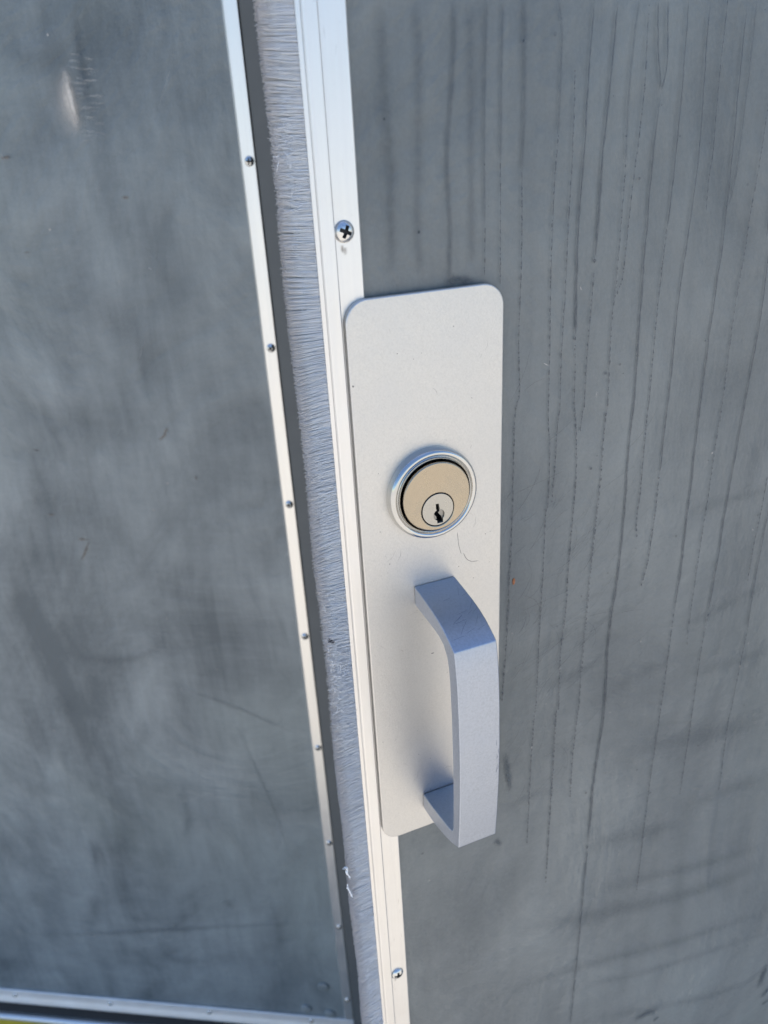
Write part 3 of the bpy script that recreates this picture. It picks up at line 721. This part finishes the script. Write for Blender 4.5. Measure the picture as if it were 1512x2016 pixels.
# plug: a thin front washer with the key slot opening into a round dimple, a deeper layer with the slot only
key = [(-.95, 2.7), (.35, 2.7), (1.0, -1.1), (.35, -1.7), (.75, -2.5), (1.6, -3.4), (2.35, -5.6), (2.2, -6.35), (-.5, -6.35), (-.75, -4.9), (-.35, -4.3), (-.6, -3.4), (-1.45, -2.2), (-1.4, -1.25), (-.7, -.9), (-1.1, 1.78)]
dim = [(-.95, 2.7), (.35, 2.7), (.8, .1)] + [(.45 + 2.55*math.cos(t), -2.6 + 2.55*math.sin(t)) for t in [R(80 - 14*i) for i in range(10)]] + [(2.2, -6.35), (-.5, -6.35)] + [(.45 + 2.55*math.cos(t), -2.6 + 2.55*math.sin(t)) for t in [R(-112 - 14*i) for i in range(11)]] + [(-.9, .2)]
S = lambda l: [(x/1000, z/1000) for x, z in l]
plug = curve_plate('plug', [circ(.0072, 72), S(dim)], .0007, .0001, M['plug'], cy, (PXo, -.0061, PZo), 40)
curve_plate('plug_core', [circ(.0071, 72), S(key)], .003, .0001, M['plug_shade'], cy, (PXo, -.0053, PZo), 40)

# pull handle: bent flat bar
prof = [(0.15,-177.0),(6,-177.8),(12.6,-178.7),(18,-179.6),(24,-181.0),(29,-182.8),(33,-184.8),(36.3,-186.7),(38.5,-188.2),
        (39.4,-191.5),(40.4,-198),(41.2,-205),(42.1,-220),(42.6,-240),(42.3,-262),(41.2,-282),(39.9,-298.4),
        (33,-302.3),(26.4,-305.2),(18,-307.9),(10,-309.8),(.15,-310.6),
        (.15,-301.0),(10,-299.7),(19.4,-297.8),(28,-295.8),(33.0,-294.3),(34.4,-291),(35.2,-270),(35.4,-250),(35.0,-225),(34,-206),(33.2,-199.5),(31.7,-194.5),(28.6,-190.6),(24,-188.8),(18,-188.0),(10,-187.6),(.15,-186.8)]
bm = bmesh.new()
prism(bm, [(-.0012 - p/1000, 1.23 + z/1000) for p, z in prof], 'x', .0297, .0497)
hd = from_bm('pull_handle', bm, M['handle'], rd, 24)
md = hd.modifiers.new('bevel', 'BEVEL'); md.width = .0006; md.segments = 2; md.limit_method = 'ANGLE'; md.angle_limit = R(35); md.harden_normals = True
# scratches worn into the top of the pull and nicks along its right edge
rng = np.random.default_rng(5); top = np.array(prof[1:9]); sc = []
def on_top(f):
    i = min(int(f*7), 6); q = top[i] + (top[i+1]-top[i])*(f*7-i); return q[0], q[1]
for i in range(16):
    f = rng.uniform(.15, .85); x = rng.uniform(.031, .046); l = rng.uniform(.002, .008); df = rng.uniform(.02, .14)
    L = []
    for t in np.linspace(0, 1, 6):
        p, z = on_top(min(.99, max(0, f - df*t))); L.append((min(.0492, x + l*t), -.0012 - p/1000, 1.23 + z/1000 + .00002))
    sc.append(L)
for z in (-238, -243, -246, -249, -252, -254):
    x = rng.uniform(.0476, .0492); sc.append([(x + rng.normal(0, .0003), -.0012 - .04262 - .00002, 1.23 + (z - 3*t)/1000) for t in (0, .5, 1)])
tubes('scratch_marks', sc, .00009, plain_mat('dull_blue_scratch', (.20, .23, .30), .5), hd, 'stuff', 4)

# stains on the right panel
mk = Marks(.0022); rng = np.random.default_rng(14)
for st, w0, w1, p in DRIPS:
    if st == 's': mk.stroke(p, w0*1.15, w1*1.3, .64, rng, wob=.11, jit=.28, cap=.04, step=2.5, gauss=True)
    elif st == 'f': mk.stroke(p, w0*2.2, w1*2.2, .34 if w0 < 1.2 else .17, rng, wob=.08, jit=.18, cap=.06, step=3, gauss=True)
    else:
        mk.stroke(p, w0*1.1, w1*1.1, .24, rng, wob=.05, jit=.4, cap=.05, core=.5, step=2)
        L = smooth_line(p, .9)
        i = 0
        while i < len(L):
            n = int(rng.integers(1, 4)); q = L[min(i + n//2, len(L)-1)]; ww = (w0+(w1-w0)*i/len(L))
            mk.blob(q[0] + rng.normal(0, .08), q[1], ww*.5*rng.uniform(.6, 1.1), n*.42*rng.uniform(.7, 1.2), rng.uniform(.45, .75), rng, 7)
            i += n + int(rng.integers(0, 3))
    if st == 's' and w1 > w0*1.4: mk.blob(p[-1][0], p[-1][1], w1*.6, w1*.9, .7, rng)
for i in range(70):
    s = rng.uniform(.25, .75); mk.blob(rng.uniform(20, 340), rng.uniform(850, 1290), s, s*1.1, rng.uniform(.2, .6), rng)
for i in range(150):       # fine curved scratches to the right of the handle
    x, z = 76 + abs(rng.normal(0, 38)), rng.normal(1010, 50); l = rng.uniform(6, 34); a = R(rng.normal(32, 14)); k = rng.normal(.25, .3)
    mk.stroke([(x + l*t*math.cos(a+k*t), z + l*t*math.sin(a+k*t)) for t in (0, .33, .66, 1)], .28, .2, rng.uniform(.12, .45), rng, jit=.2, cap=.2, step=2.5)
mk.build('drip_stains', M['drip'], rd)
mk = Marks(.0026)
for w_, a_, p_ in SMUDGES:
    if a_ >= .5 and w_ < 6: mk.stroke(p_, w_*1.5, w_*1.2, .75, rng, wob=.2, jit=.2, cap=.35, step=1.5, gauss=True); continue
    mk.stroke(p_, w_*2.3, w_*1.9, a_*.37, rng, wob=.12, jit=.03, cap=.25, step=4, gauss=True)
mk.build('smudges', M['smudge'], rd)
mk = Marks(.0021)
for i in range(90):
    s = rng.uniform(.2, .6); mk.blob(rng.uniform(20, 340), rng.uniform(520, 1100), s, s, rng.uniform(.15, .55), rng)
for i in range(26):
    x, z = rng.uniform(30, 320), rng.uniform(560, 1200); a = rng.uniform(0, 3.1); l = rng.uniform(1.5, 4)
    mk.stroke([(x, z), (x+l*math.cos(a), z+l*math.sin(a))], .35, .2, rng.uniform(.3, .7), rng, jit=.3, step=.8)
mk.build('pale_flecks', M['glint_fleck'], rd)
bm = bmesh.new(); bmesh.ops.create_icosphere(bm, subdivisions=2, radius=.001, matrix=Matrix.Translation((.0833, .0026, 1.0387)) @ Matrix.Diagonal((.8, .3, 1.9, 1)))
for v in bm.verts: v.co += Vector((rnd.uniform(-1, 1), 0, rnd.uniform(-1, 1)))*.00025
from_bm('dirt_fleck', bm, M['rustbit'], rd)

# two tufts of white lint caught on the bristle tips
def lint(pts, label, seed):
    rng = np.random.default_rng(seed); base = smooth_line([(a, b) for a, b in pts], .8); lines = []
    for i in range(26):
        j = int(rng.integers(0, max(1, len(base)-4))); seg = base[j:j+int(rng.integers(4, 9))]
        if len(seg) < 3: continue
        lines.append([(q[0]/1000 + rng.normal(0, .00022), .0006 + rng.normal(0, .0004), q[1]/1000 + rng.normal(0, .00022)) for q in seg])
    o = tubes('lint', lines, .00022, M['lint'], None)
    o['label'] = label; o['category'] = 'lint'; o.location = B_R; o.rotation_euler = (0, 0, A_R); return o
lint([(-16.2, 895.5), (-14.2, 895.8), (-13.9, 893.5), (-14.2, 891.5), (-13.2, 888.5), (-12.9, 887.5)], 'white hooked wisp of lint caught on the lower brush tips, the upper one', 3)
lint([(-14.3, 883.0), (-14.6, 880.5), (-13.9, 878.0), (-13.0, 874.5), (-12.8, 873.0)], 'white ragged tuft of lint on the brush tips just below the hooked wisp', 4)
